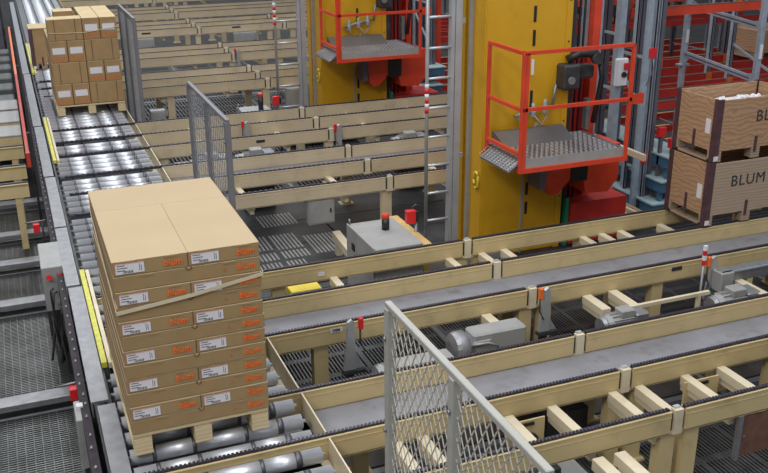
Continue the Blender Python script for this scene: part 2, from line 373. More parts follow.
# ------------------------------------------------------------------ roller conveyor
rc = empty('roller_conveyor', (.87, 4, 0), 'Long silver roller conveyor running away along the left, under both carton pallets', 'conveyor')
RO = Vector((.87, 4, 0))
prof = [(-.58, .012), (-.555, .012), (-.555, .048), (-.43, .048), (-.43, .0500), (-.405, .0500), (-.405, .048), (-.19, .048), (-.19, .0500), (-.165, .0500), (-.165, .048),
        (.13, .048), (.13, .0500), (.155, .0500), (.155, .048), (.34, .048), (.34, .0500), (.38, .0500), (.38, .048), (.505, .048), (.505, .012), (.53, .012)]
mis = [1 if abs(p[1]-.0500) < 1e-6 and abs(q[1]-.0500) < 1e-6 else 0 for p, q in zip(prof[:-1], prof[1:])]
mis[4] = 1; mis[8] = 1; mis[12] = 1; mis[16] = 1
roller_me = MB().lathe((0, 0, 0), (1, 0, 0), prof, 14, mis).mesh('roller', ['steel', 'collar'])
allr = [y for ys in G.values() for y in ys]
y = 3.92
while y < 35:
    if not any(abs(y-r-.012) < .058 for r in allr if r < 20):
        put('roller', roller_me, rc, (0, y-RO.y, T-.049))
    else:
        pass
    y += .1975 if y < 9 else .1975
# sides broken where the chains cross
cuts = sorted(r for r in allr if r < 20)
segs = []; a = 3.7
for r in cuts: segs.append((a, r-.015)); a = r+.05
segs.append((a, 35))
for a, b2 in segs:
    if b2-a < .05: continue
    MB().box(1.456-RO.x, 1.466-RO.x, a-RO.y, b2-RO.y, .62, T-.012).box(1.40-RO.x, 1.452-RO.x, a-RO.y, b2-RO.y, .62, .632).build('side_frame', 'cream2', rc)
MB().box(.262-RO.x, .285-RO.x, 3.7-RO.y, 35-RO.y, .60, T-.02).build('side_frame', 'darkmetal', rc)
MB().box(.30-RO.x, 1.45-RO.x, 3.7-RO.y, 35-RO.y, .50, .56).build('drive_bed', 'darkmetal', rc)
for y in [4.4+1.6*k for k in range(16)]:
    for x in (.30, 1.38):
        MB().box(x-RO.x, x+.07-RO.x, y-RO.y, y+.08-RO.y, 0, .5).build('leg', 'cream', rc)
# guard channel on the left, in lengths
for a, b2, dx in ((3.7, 5.50, .045), (5.56, 7.52, .012), (7.56, 9.05, 0), (9.09, 10.85, 0), (10.9, 13.4, -.01), (13.45, 17.5, -.02), (17.55, 29, -.03)):
    MB().box(.145+dx-RO.x, .255+dx-RO.x, a-RO.y, b2-RO.y, T-.012, T+.004).box(.145+dx-RO.x, .155+dx-RO.x, a-RO.y, b2-RO.y, T-.11, T-.012).box(.245+dx-RO.x, .255+dx-RO.x, a-RO.y, b2-RO.y, T-.11, T-.012).build('guard_channel', 'galv', rc)
MB().box(.09-RO.x, .145-RO.x, 3.7-RO.y, 29-RO.y, .52, .73).build('cable_duct', 'duct', rc)
yy = 4.0
bt = MB()
while yy < 16:
    bt.lathe((.118-RO.x+random.uniform(-.008, .008), yy-RO.y, .73), (0, 0, 1), [(0, .009), (.008, .009), (.008, .005), (.018, .005)], 7); yy += random.uniform(.12, .24)
tag(bt.build('duct_bolts', 'galv', rc), kind='stuff')
for a, b2 in ((6.05, 7.85), (11.5, 13.9), (17.5, 21)):
    MB().box(.275-RO.x, .312-RO.x, a-RO.y, b2-RO.y, T-.02, T+.02).build('yellow_guide_strip', 'ystrip', rc)
    MB().box(.322-RO.x, .350-RO.x, a-RO.y, b2-RO.y, T-.03, T+.012).build('wear_strip', 'cream2', rc)

# ------------------------------------------------------------------ cartons on the front pallet
def text_part(s, size, m, parent, loc, shear=.0, bold=.0, name='printed_word', rz=0, sp=1):
    return put(name, text_mesh(s, size, m, .0006, shear, bold, sp), parent, loc, (0, 0, rz))
def pallet(name, x0, x1, y0, y1, z0, label, wm='pine', h=.144, nb=7, group=None):
    w = x1-x0; d = y1-y0
    p = empty(name, ((x0+x1)/2, (y0+y1)/2, z0), label, 'pallet', group)
    nb = nb if w <= d else nb
    # deck boards across x
    n = 7; bw = d/(n+ (n-1)*.35); 
    for i in range(n):
        ya = -d/2+i*bw*1.35
        MB().box(-w/2, w/2, ya, ya+bw, h-.022, h, ch=.003).build('deck_board', wm, p)
    for xx in (-w/2, -.05, w/2-.105):
        MB().box(xx, xx+.105, -d/2+.01, d/2, h-.038, h-.022).build('stringer_board', wm, p)
        MB().box(xx, xx+.105, -d/2, d/2, 0, .018, ch=.002).build('bottom_board', wm, p)
        for ya in (-d/2, -.05, d/2-.10):
            MB().box(xx+.001, xx+.104, ya+.001, ya+.099, .018, h-.038).build('block', wm, p)
    return p
PX0, PX1, PY0, PY1 = .342, 1.148, 4.835, 6.17
pallet('wooden_pallet', PX0, PX1, PY0, PY1, T+.002, 'Pale wooden pallet under the tall front stack of orange-printed cartons')
ordw = ['topmost', 'second from top', 'third from top', 'fourth from top', 'fifth from top', 'sixth from top', 'seventh from top', 'eighth from top', 'ninth from top', 'tenth from top', 'eleventh from top', 'lowest']
SB = T+.002+.146; NL = 12; LH = 1.085/NL
lab_me = MB().box(-.055, .055, -.0012, 0, -.021, .021).mesh('shipping_label', 'label')
def lab_parts(parent, loc, s=1.0):
    l = put('shipping_label', lab_me, parent, loc); l.scale = (s, 1, s)
    b = MB()
    for i in range(3): b.box(-.048+.0*i, -.018+.01*(i % 2), -.0022, -.0012, .012-.010*i, .0145-.010*i)
    for i in range(9): b.box(-.025+i*.0042, -.0235+i*.0042+(i % 3)*.0006, -.0022, -.0012, -.0185, -.0085)
    b.box(.036, .038, -.0022, -.0012, -.014, .014); b.box(.043, .045, -.0022, -.0012, -.014, .010)
    b.build('barcode_print', 'ink', l, kind='stuff')
    MB().box(-.055, -.053, -.0022, -.0012, -.021, .021).box(-.055, .055, -.0022, -.0012, .019, .021).build('label_border', 'pinkink', l)
def carton(x0, x1, y0, y1, z0, z1, label, group, front=None):
    cx, cy = (x0+x1)/2, (y0+y1)/2; w, d, h = x1-x0, y1-y0, z1-z0
    o = empty('carton', (cx, cy, z0), label, 'box', group)
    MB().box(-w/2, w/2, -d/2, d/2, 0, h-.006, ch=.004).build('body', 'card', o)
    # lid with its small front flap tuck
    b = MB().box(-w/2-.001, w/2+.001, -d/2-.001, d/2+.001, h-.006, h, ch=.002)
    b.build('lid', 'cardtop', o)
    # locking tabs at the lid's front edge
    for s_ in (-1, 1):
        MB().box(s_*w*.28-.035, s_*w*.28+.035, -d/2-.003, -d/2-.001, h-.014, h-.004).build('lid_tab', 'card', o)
    if front == 'label':
        lab_parts(o, (-w/2+.092, -d/2-.0025, h*.50), 1.42)
        text_part('blum', .052, 'print', o, (w/2-.082, -d/2-.0035, h*.50), .15, .0014)
    elif front == 'wide':
        text_part('blum', .052, 'print', o, (w/2-.082, -d/2-.0035, h*.52), .15, .0014)
        text_part('o', .032, 'faint', o, (w/2-.21, -d/2-.0035, h*.5), 0, .001, 'faint_mark')
        MB().tube([(-w*.0+.03*math.cos(t)*.5, -d/2-.001, h+.004-.022*abs(math.sin(t))) for t in (0, .5, 1.1, 1.57, 2.1, 2.6, PI)], .003, 6).build('finger_notch', 'tape', o)
    return o
rnd = random.Random(3)
for k in range(NL):
    z1 = SB+LH*(NL-k); z0 = z1-LH+.0015
    f = .0022*k
    jx = rnd.uniform(-.004, .004); x0, x1 = PX0-.004+jx, PX1+.004+jx
    y0, y1 = PY0-.006+rnd.uniform(-.003, .003), PY1
    mid = (x0+x1)/2+.002
    if k % 2 == 0:
        yb = y0+(y1-y0)*.665
        for nm, xa, xb in (('left', x0, mid-.0015), ('right', mid+.0015, x1)):
            carton(xa, xb, y0, yb-.002, z0, z1, 'Brown carton with white label, %s side, front stack, %s layer' % (nm, ordw[k]), 'labelled cartons of the front stack', 'label')
        carton(x0, x1, yb+.002, y1, z0, z1, 'Brown carton across the back of the front stack, %s layer' % ordw[k], 'rear cartons of the front stack')
    else:
        yb = y0+(y1-y0)*.335
        carton(x0, x1, y0, yb-.002, z0, z1, 'Wide unlabelled brown carton facing the viewer, front stack, %s layer' % ordw[k], 'wide cartons of the front stack', 'wide')
        for nm, xa, xb in (('left', x0, mid-.0015), ('right', mid+.0015, x1)):
            carton(xa, xb, yb+.002, y1, z0, z1, 'Brown carton at the back %s of the front stack, %s layer' % (nm, ordw[k]), 'rear cartons of the front stack')
ztop = SB+LH*NL
b = MB()
st = [(PX0-.010, PY1+.005, ztop-.07), (PX0-.016, PY1-.25, ztop-.10), (PX0-.014, PY0+.3, ztop-.215), (PX0-.010, PY0-.012, ztop-.300)]
b._add([p for q_ in st for p in ((q_[0], q_[1], q_[2]-.010), (q_[0], q_[1], q_[2]+.010))], [(0, 2, 3, 1), (2, 4, 5, 3), (4, 6, 7, 5)])
st2 = [(PX0-.010, PY0-.014, ztop-.300), (PX0+.4, PY0-.016, ztop-.258), (PX1+.012, PY0-.014, ztop-.195)]
b._add([p for q_ in st2 for p in ((q_[0], q_[1], q_[2]-.011), (q_[0], q_[1], q_[2]+.011))], [(0, 2, 3, 1), (2, 4, 5, 3)])
st3 = [(PX1+.012, PY0-.014, ztop-.195), (PX1+.012, PY1, ztop-.05)]
b._add([p for q_ in st3 for p in ((q_[0], q_[1], q_[2]-.011), (q_[0], q_[1], q_[2]+.011))], [(0, 2, 3, 1)])
ob = b.build('packing_strap', 'strap', label='Slack cream packing strap running diagonally across the front stack of cartons', cat='strap')
md = ob.modifiers.new('thick', 'SOLIDIFY'); md.thickness = .003

# ------------------------------------------------------------------ second pallet of small cartons
FX0, FX1, FY0, FY1 = .49, 1.44, 13.93, 15.30
pallet('wooden_pallet', FX0, FX1, FY0, FY1, T+.002, 'Pale wooden pallet under the far stack of small labelled cartons')
fz = T+.15; FH = (2.17-fz)/4
far_n = 0
flab = MB().box(-.085, .085, -.004, 0, -.045, .045).mesh('shipping_label', 'label')
def small_carton(x0, x1, y0, y1, z0, z1, label, group, kind):
    w, d, h = x1-x0, y1-y0, z1-z0
    o = empty('carton', ((x0+x1)/2, (y0+y1)/2, z0), label, 'box', group)
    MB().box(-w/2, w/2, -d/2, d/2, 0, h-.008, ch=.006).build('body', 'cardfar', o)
    MB().box(-w/2, w/2, -d/2, d/2, h-.008, h, ch=.003).build('lid', 'kraft', o)  # lid paler than its body, overhead light put into the colour
    if kind == 'label':
        put('shipping_label', flab, o, (0, -d/2-.001, h*.55))
        MB().box(-w/2+.01, w/2-.01, -d/2-.002, -d/2, .02, .085).build('printed_band', 'faint', o)
    elif kind == 'side':
        for s_ in (-.30, .30): MB().box(s_*w-.005, s_*w+.005, -d/2-.003, -d/2, 0, h).build('strap', 'tape', o)
    return o
rown = ['top', 'second', 'third', 'bottom']
for k in range(4):
    z1 = fz+FH*(4-k)-.004*0; z0 = z1-FH+.004; c = (FX0+FX1)/2; dx = (k % 2)*.01
    qw = (FX1-FX0)/4
    labhalf = 'right' if k % 2 == 0 else 'left'
    lx = c if labhalf == 'right' else FX0
    zt = z1-(.0 if labhalf == 'right' or k else 0)
    for i, nm in enumerate(('left', 'right')):
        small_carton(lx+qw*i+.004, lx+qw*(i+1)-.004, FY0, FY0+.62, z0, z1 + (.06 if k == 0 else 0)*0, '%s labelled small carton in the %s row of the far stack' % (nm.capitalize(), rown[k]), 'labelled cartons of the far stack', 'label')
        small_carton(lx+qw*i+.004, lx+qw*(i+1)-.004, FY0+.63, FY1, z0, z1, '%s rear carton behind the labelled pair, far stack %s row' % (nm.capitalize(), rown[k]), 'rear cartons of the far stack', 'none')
    px = FX0 if labhalf == 'right' else c
    small_carton(px+.004, px+2*qw-.004, FY0, FY0+.33, z0, z1, 'Plain strapped long carton in the %s row of the far stack' % rown[k], 'long cartons of the far stack', 'side')
    if k: small_carton(px+.004, px+2*qw-.004, FY0+.34, FY1, z0, z1, 'Long carton behind the plain strapped one, far stack %s row' % rown[k], 'rear cartons of the far stack', 'none')
small_carton(FX0+.14, FX0+.42, FY0+.75, FY0+1.1, fz+3*FH, fz+4*FH+.02, 'Single small carton at the back left on top of the far stack', 'rear cartons of the far stack', 'none')
MB().tube([(FX0-.01, FY0+.3, 2.02), (FX0-.01, FY0-.012, 1.98), (FX0+.5, FY0-.014, 1.97), (FX1+.01, FY0-.012, 2.03)], .005, 6).build('tie_string', 'strap', label='Thin pale string tied round the top row of the far carton stack', cat='string')

# ------------------------------------------------------------------ plywood crates
def crate(x0, x1, y0, y1, z0, z1, label, side_m='ply', front_m='ply', text=None, tx=0):
    o = empty('wooden_crate', ((x0+x1)/2, (y0+y1)/2, z0), label, 'crate')
    w, d, h = x1-x0, y1-y0, z1-z0; t = .018; f = .105
    X, Y = w/2, d/2
    MB().box(-X+.03, X-.03, -Y, -Y+t, f, h).build('front_panel', front_m, o)
    MB().box(-X+.03, X-.03, Y-t, Y, f, h).build('rear_panel', side_m, o)
    MB().box(-X, -X+t, -Y+.03, Y-.03, f, h).build('end_panel', side_m, o)
    MB().box(X-t, X, -Y+.03, Y-.03, f, h).build('end_panel', side_m, o)
    MB().box(-X+t, X-t, -Y+t, Y-t, f, f+.02).build('crate_floor', side_m, o)
    for sx in (-1, 1):
        for sy in (-1, 1):
            a, b2 = sx*X, sy*Y
            MB().box(min(a, a-sx*.05)-.004, max(a, a-sx*.05)+.004, min(b2+sy*.004, b2), max(b2+sy*.004, b2)+.0, .0, h+.012).box(min(a, a+sx*.006), max(a, a+sx*.006), min(b2, b2-sy*.06), max(b2, b2-sy*.06), .0, h+.012).build('corner_post', 'maroon', o)
            MB().box(min(a, a-sx*.09), max(a, a-sx*.09), min(b2, b2-sy*.09)+.001, max(b2, b2-sy*.09)-.001, 0, f).build('foot_block', 'oldpine', o)
    for sy in (-1, 1):
        MB().box(-.05, .05, min(sy*Y, sy*(Y-.09)), max(sy*Y, sy*(Y-.09)), 0, f).build('foot_block', 'oldpine', o)
    for sx in (-1, 1):
        MB().box(min(sx*X, sx*(X-.09)), max(sx*X, sx*(X-.09)), -Y, Y, 0, .02).build('skid_board', 'oldpine', o)
        MB().box(sx*(X+.003)-.004, sx*(X+.003)+.004, -.02, .01, .06, f+.16).build('end_strap', 'maroon', o)
    MB().box(-.03, .0, -Y-.006, -Y, .06, f+.11).build('front_strap', 'maroon', o)
    MB().box(-X-.005, -X, -Y+.085, -Y+.15, .26, .40).build('white_sticker', 'label', o)
    MB().box(-X+.0, -X+.05, -Y-.008, -Y-.003, .015, .06).build('white_sticker', 'label', o)
    if text: text_part(text, .155, 'ink', o, (tx, -Y-.003, f+(h-f)*.62), 0, 0, 'stencilled_word', sp=1.12)
    return o
CX0, CX1, CY0, CY1 = 5.955, 6.95, 6.655, 7.255
crate(CX0, CX1, CY0, CY1, T+.004, 1.425, 'Lower weathered plywood crate with maroon corner posts on the chain conveyor', 'ply', 'pale_ply', 'BLUM', -.03)
crate(CX0+.02, CX1+.02, CY0+.01, CY1+.01, 1.44, 2.03, 'Upper open plywood crate with white packing foam, standing on the other crate', 'ply', 'ply', 'BLUM', .16)
fb = MB(); rnd = random.Random(5)
for i in range(150):
    x = rnd.uniform(CX0+.1, CX1-.1); y = rnd.uniform(CY0+.06, CY1-.08); z = 1.90+rnd.uniform(0, .03); r = rnd.uniform(.015, .03)
    fb.lathe((x, y, z-r*.5), (rnd.uniform(-.3, .3), rnd.uniform(-.3, .3), 1), [(0, r*.5), (r*.4, r), (r*.9, r*.8), (r*1.2, r*.3)], 7)
fb.box(CX0+.06, CX1-.04, CY0+.05, CY1-.04, 1.57, 1.905)
fb.build('packing_foam', 'white', label='White foam packing pieces filling the upper open crate', cat='packing', kind='stuff')
c3 = crate(.32, .70, 17.9, 18.5, T+.002, 1.52, 'Plywood crate with dark corner post on the roller conveyor behind the far cartons', 'cardfar', 'cardfar')
MB().box(-.2, .2, -.31, .31, .715, .735, ch=.004).build('kraft_lid', 'kraft', c3)

# ------------------------------------------------------------------ mesh fences
def mesh_fence(x, y0, y1, z1, z0, label, step, fm='greymetal', ww=.004, wm='galv'):
    o = empty('mesh_fence', (x, (y0+y1)/2, 0), label, 'fence')
    yc = (y0+y1)/2; L = y1-y0
    for y in (-L/2, 0, L/2):
        MB().box(-.025, .025, y-.025, y+.025, 0, z1-.03, ch=.004).build('post', fm, o)
    MB().box(-.018, .018, -L/2-.025, L/2+.03, z1-.032, z1, ch=.004).build('top_rail', fm, o)
    MB().box(-.02, .02, -L/2, L/2, z0, z0+.03).build('bottom_rail', fm, o)
    b = MB(); h = z1-.03-z0; W_ = L
    def strand(a, c):
        b.bar((0, a[0], a[1]), (0, c[0], c[1]), ww, .006)
    # diamond wire: two families of slanted strands clipped to the panel
    k = 1.7
    for sgn in (1, -1):
        t = -h/k if sgn > 0 else 0
        while t < W_+(h/k if sgn < 0 else 0):
            # y = t + s/k*sgn , z = s
            s0, s1 = 0, h
            ya, yb = t, t+sgn*h/k
            if sgn > 0:
                if ya < 0: s0 = -ya*k
                if yb > W_: s1 = (W_-t)*k
            else:
                if ya > W_: s0 = (ya-W_)*k
                if yb < 0: s1 = t*k
            if s1-s0 > .01:
                strand((t+sgn*s0/k-L/2, z0+s0), (t+sgn*s1/k-L/2, z0+s1))
            t += step
    tag(b.build('wire_mesh', wm, o), kind='stuff')
    for y in (-L/2, 0, L/2):
        for z in (z1-.2, z1-.75): MB().lathe((-.025, y, z), (-1, 0, 0), [(0, .012), (.012, .012)], 8).build('bolt', 'galv', o)
    return o
mesh_fence(1.615, 2.46, 4.0, 1.925, .25, 'Grey diamond mesh fence panel in the foreground, cut by the lower edge', .066, 'fencecream', .004, 'wire')
mesh_fence(1.60, 7.62, 9.33, 2.075, .25, 'Grey mesh fence panel standing right behind the front carton stack', .085, 'fencegrey', .0035)
mesh_fence(1.63, 13.5, 15.2, 2.19, .25, 'Grey mesh fence panel beside the far stack of small cartons', .055, 'fencegrey', .0035)

# ------------------------------------------------------------------ storage cranes
def crane(bx, by, s, label, laddery=.2, ladx=-.43):
    """base point: left front foot of the mast"""
    o = empty('storage_crane', (bx, by, 0), label, 'crane')
    def P(b, name, m, par=None):
        b.v = [(x*s, y*s, z*s) for x, y, z in b.v]
        return b.build(name, m, par or o)
    H = 4.6
    mast = P(MB().box(.12, 1.10, 0, .58, .1, H, ch=.008), 'mast', 'yellow')
    P(MB().box(.108, .12, .0, .20, .1, H).box(.10, .12, .42, .58, .1, H), 'mast_flange', 'yellow', mast)
    P(MB().box(.085, .12, .27, .31, .1, H), 'cable_line', 'greymetal', mast)
    P(MB().box(1.04, 1.11, -.012, 0, .1, H), 'bolted_edge', 'yellow', mast)
    for i in range(9): P(MB().lathe((1.075, -.012, .7+.42*i), (0, -1, 0), [(0, .010), (.006, .010)], 8), 'bolt', 'darkmetal', mast)
    for z0, z1, mm in ((2.60, 2.76, 'black'), (2.36, 2.52, 'black'), (2.06, 2.22, 'label'), (1.70, 1.9, 'black'), (.76, .90, 'black'), (.54, .68, 'black')):
        P(MB().box(.655, .685, -.006, .0, z0, z1), 'guide_slot', mm, mast)
    P(MB().box(.60, .625, -.015, .0, .1, 1.10), 'guide_rod', 'greymetal', mast)
    hk = [(.10, .06+.05*math.cos(t), .98+.09*math.sin(t)) for t in [2*PI*i/12 for i in range(13)]]
    P(MB().tube([(x-.015, y, z) for x, y, z in hk], .014, 6), 'lifting_eye', 'yellowb', mast)
    P(MB().box(-.5, 2.4, -.10, .72, .02, .10), 'base_carriage', 'darkmetal')
    # lift mechanism on the right of the mast
    P(MB().box(1.11, 1.20, .05, .45, .1, H), 'chain_channel', 'darkmetal')
    for i, x in enumerate((1.24, 1.30, 1.36)): P(MB().tube([(x, .15, .1), (x, .15, H)], .014, 6), 'lift_chain', 'black')
    P(MB().box(1.50, 1.59, .18, .28, .1, H), 'red_column', 'red')
    P(MB().box(1.20, 1.66, .30, .55, .2, 2.2), 'lift_carriage', 'darkred')
    P(MB().box(1.62, 1.70, .30, .60, 1.2, H), 'steel_guide', 'bluegalv')
    P(MB().box(1.35, 1.4, -.02, .06, 1.42, 1.75), 'grab_bar', 'galv')
    # drive head
    hd = P(MB().box(.96, 1.16, -.16, .10, 1.90, 2.16, ch=.02).box(1.16, 1.40, -.05, .10, 1.98, 2.12, ch=.02), 'drive_head', 'darkmetal')
    P(MB().tube([(1.05, -.05, 2.20), (1.18, -.08, 2.26), (1.36, -.1, 2.25), (1.42, -.1, 2.18)], .045, 8), 'drive_arm', 'black')
    P(MB().lathe((1.36, -.16, 2.2), (0, 1, 0), [(0, .06), (.06, .06), (.06, .03), (.12, .03)], 12), 'pulley', 'darkmetal')
    P(MB().lathe((.99, -.24, 2.02), (0, -1, 0), [(0, .04), (.02, .04)], 10), 'dial', 'galv')
    P(MB().tube([(1.42, -.1, 2.18), (1.46, -.1, 2.0), (1.44, -.08, 1.75), (1.42, -.05, 1.5)], .03, 7), 'energy_chain', 'black')
    # pipe manifold on the mast front
    mf = P(MB().tube([(.44, -.07, 1.66), (.86, -.07, 1.74)], .018, 8), 'pipe', 'galv')
    for x, z in ((.52, 1.66), (.66, 1.69), (.80, 1.72)):
        P(MB().lathe((x, -.07, z-.05), (0, 0, 1), [(0, .03), (.05, .034), (.1, .02), (.14, .02)], 8), 'valve', 'greymetal')
    P(MB().tube([(.52, -.09, 1.62), (.56, -.11, 1.52), (.64, -.11, 1.50), (.70, -.1, 1.58)], .011, 6).tube([(.66, -.09, 1.66), (.74, -.12, 1.55), (.82, -.1, 1.66)], .009, 6), 'hose', 'galv')
    P(MB().tube([(.90, -.05, 1.72), (.93, -.05, 1.95)], .016, 7), 'pipe', 'galv')
    # operator platform
    px0, px1, py0, py1, pz = .07, 1.26, -.85, -.10, 1.44
    pl = P(MB().box(px0+.02, px1, py0+.0, py1, pz-.02, pz), 'platform_deck', 'tread')
    tb = MB(); ii = 0
    yy = py0+.03
    while yy < py1-.02:
        xx = px0+.04+(ii % 2)*.022
        while xx < px1-.03:
            sgn = 1 if (ii+int((xx)*40)) % 2 else -1
            tb.bar((xx-.014, yy-.010*sgn, pz+.001), (xx+.014, yy+.010*sgn, pz+.001), .014, .004); xx += .056
        ii += 1; yy += .045
    for i in range(5):
        for j in range(11):
            y = py0+.03+j*.06; x = px0-.005-.022*i; z = pz-.022-.0157*i
            tb.bar((x-.009, y-.012, z+.004), (x+.009, y+.012, z+.004), .013, .004)
    tag(P(tb, 'raised_treads', 'tread_top', pl), kind='stuff')
    P(MB().prism([(py1-.30, pz), (py1, pz), (py1, pz+.10), (py1-.05, pz+.10)], 'x', px0+.10, px1-.28), 'kick_step', 'tread')
    P(MB().box(px0+.02, px1, py0-.006, py0, pz-.09, pz+.005), 'deck_skirt', 'greymetal')
    P(MB().prism([(px0+.03, pz), (px0-.11, pz-.10), (px0-.11, pz-.12), (px0+.03, pz-.02)], 'y', py0+.0, py1-.15), 'ramp_flap', 'tread')
    rl = MB().box(px0, px1+.03, py0-.03, py0+.01, pz-.13, pz-.085).box(px0, px0+.04, py0, py1, pz-.13, pz-.09).box(px1, px1+.04, py0, py1, pz-.13, pz-.09)
    P(rl, 'platform_frame', 'red')
    tw = .034; zt = 2.46; zm = 1.93
    def post(x, y, z0=pz-.13, z1=zt): P(MB().box(x-tw/2, x+tw/2, y-tw/2, y+tw/2, z0, z1, ch=.003), 'rail_post', 'red')
    def rb(a, b): P(MB().bar(a, b, tw, tw), 'hand_rail', 'red')
    post(px0+.0, py0-.01); post(px0+.036, py0-.01); post(px0+.0, py1-.08); post(px1+.01, py0-.01)
    rb((px0+.0, py0-.01, zt), (px1+.01, py0-.01, zt)); rb((px0, py0-.01, zm), (px1+.14, py0-.01, zm))
    P(MB().box(px1+.03, px1+.15, py0-.03, py0-.022, zm-.05, zm+.05).box(px1+.15, px1+.16, py0-.03, py0+.03, zm-.05, zm+.05), 'rail_bracket', 'red')
    for z in (zt, zm, 1.50): rb((px0-.005, py0, z), (px0, py1-.08, z))
    # lifting body under the deck
    P(MB().prism([(.68, pz-.13), (1.62, pz-.13), (1.62, .92), (1.50, .78), (1.22, .80), (1.16, 1.05), (1.02, .98), (.88, .84), (.80, .82), (.74, .88)], 'y', -.30, .10), 'carriage_body', 'red')
    P(MB().box(.62, .70, -.34, -.10, .92, pz-.14), 'buffer', 'purple')
    P(MB().box(1.02, 1.22, -.315, -.30, .95, 1.22), 'carriage_opening', 'black')
    P(MB().box(1.22, 1.95, -.05, .5, .12, .60), 'lower_drive', 'darkred')
    P(MB().box(1.17, 1.21, -.02, .1, .1, .66), 'green_hose', 'greencable')
    # ladder
    ly = laddery; lx = ladx
    P(MB().tube([(lx, ly, .28), (lx, ly, 4.2)], .019, 10), 'ladder_rail', 'alu')
    P(MB().box(-.13, -.06, ly-.03, ly+.03, .1, 4.2).box(-.175, -.135, ly-.02, ly+.05, .1, 4.2), 'ladder_rail', 'alu')
    z = .24
    while z < 4.1: P(MB().tube([(lx, ly, z), (-.15, ly, z)], .014, 8), 'rung', 'alu'); z += .305
    for z in (1.2, 2.6, 4.0): P(MB().box(-.06, 0, ly+.02, ly+.05, z, z+.05), 'ladder_clamp', 'alu')
    P(MB().box(lx-.01, -.02, ly-.05, ly-.01, .10, .14).box(lx+.02, -.02, ly-.02, ly+.3, .10, .12), 'ladder_foot', 'galv')
    for i in range(6): P(MB().tube([(lx, ly, 1.72+i*.05), (lx, ly, 1.77+i*.05)], .022, 10), 'warning_band', 'redplastic' if i % 2 == 0 else 'white')
    return o
crane(4.28, 8.30, 1.0, 'Yellow-masted storage crane with red-railed platform in the centre, right of the silver ladder')
crane(4.35, 13.9, 1.10, 'Farther yellow storage crane with red platform, cut off by the top edge', .15, -.50)
# running rail of each crane
for y in (8.6, 14.25):
    tag(MB().box(2.6, 16, y-.03, y+.03, -.02, .018).box(2.6, 16, y-.07, y+.07, -.045, -.02).build('crane_rail', 'darkmetal'), 'Dark floor rail under the %s storage crane' % ('near' if y < 10 else 'far'), 'rail')

# ------------------------------------------------------------------ racks
def rack(y0, label, xs, x1, seed):
    o = empty('pallet_rack', (xs, y0, 0), label, 'rack')
    def P(b, n, m, par=None):
        b.v = [(x-xs, y-y0, z) for x, y, z in b.v]; return b.build(n, m, par or o)
    H = 5.2
    def upright(x, y, w=.075, m='bluegalv'):
        u = P(MB().box(x, x+w*.75, y, y+.012, 0, H).box(x, x+.012, y, y+w, 0, H).box(x+w*.75-.012, x+w*.75, y, y+w, 0, H), 'upright', m)
        P(MB().box(x+w*.25, x+w*.5, y-.004, y+.001, .1, H), 'slot_strip', 'purple', u)
        P(MB().box(x-.03, x+w+.02, y-.03, y+w+.03, -.02, .02), 'foot_plate', 'galv', u)
        return u
    for i, dy in enumerate((-.2, .16, .52, .88, 1.25)):
        upright(xs, y0+dy, .075 if i % 2 else .10)
        P(MB().box(xs+.075, xs+.15, y0+dy+.02, y0+dy+.08, 0, H), 'side_stiffener', 'purple')
    for k in range(7):
        z = .5+.7*k
        P(MB().bar((xs+.03, y0-.12, z), (xs+.03, y0+.52, z+(.5 if k % 2 else 0)), .02, .035), 'brace', 'bluegalv')
        P(MB().bar((xs+.03, y0+.52, z+.2), (xs+.03, y0+1.25, z+.2), .02, .035), 'brace', 'bluegalv')
    P(MB().box(xs+.33, xs+.41, y0+.15, y0+.23, 0, H), 'end_column', 'red')
    x = xs+2.75; n = 0
    while x < x1:
        for dy in (.35, 1.55, 2.0, 3.2):
            upright(x, y0+dy, .08, 'bluegalv' if n % 2 == 0 else 'purple')
            for z in (1.0, 2.3, 3.3): P(MB().box(x-.01, x+.08, y0+dy-.02, y0+dy-.006, z-.05, z+.16), 'beam_connector', 'orange')
        for k in range(6):
            P(MB().bar((x+.03, y0+.4, .5+.75*k), (x+.03, y0+1.55, .5+.75*k+(.4 if k % 2 else -.0)), .02, .03), 'brace', 'bluegalv')
        x += 1.35; n += 1
    for z, dys in ((.18, (.3, 1.0, 1.6, 2.3, 3.0)), (1.02, (.7, 1.3, 1.58, 2.03, 2.6, 3.2)), (2.32, (.4, 1.6, 2.6, 3.2)), (3.3, (.4, 1.6, 3.2))):
        for dy in dys:
            bm_ = P(MB().box(xs+.1, x1, y0+dy, y0+dy+.04, z, z+.11), 'rack_beam', 'darkred' if z < 2 else 'red')
            P(MB().box(xs+.1, x1, y0+dy-.004, y0+dy+.044, z+.11, z+.118), 'beam_edge', 'ochre' if z < .5 else 'rust', bm_)
    return o
rack(9.4, 'Red-beamed pallet rack with grey uprights behind the near crane and the crates', 7.15, 15.5, 1)
rack(15.6, 'Distant red-beamed pallet rack with grey uprights seen beyond the far crane', 7.0, 15.5, 2)
rack(22.2, 'Farthest pallet rack, mostly hidden behind the others', 8.5, 18, 3)
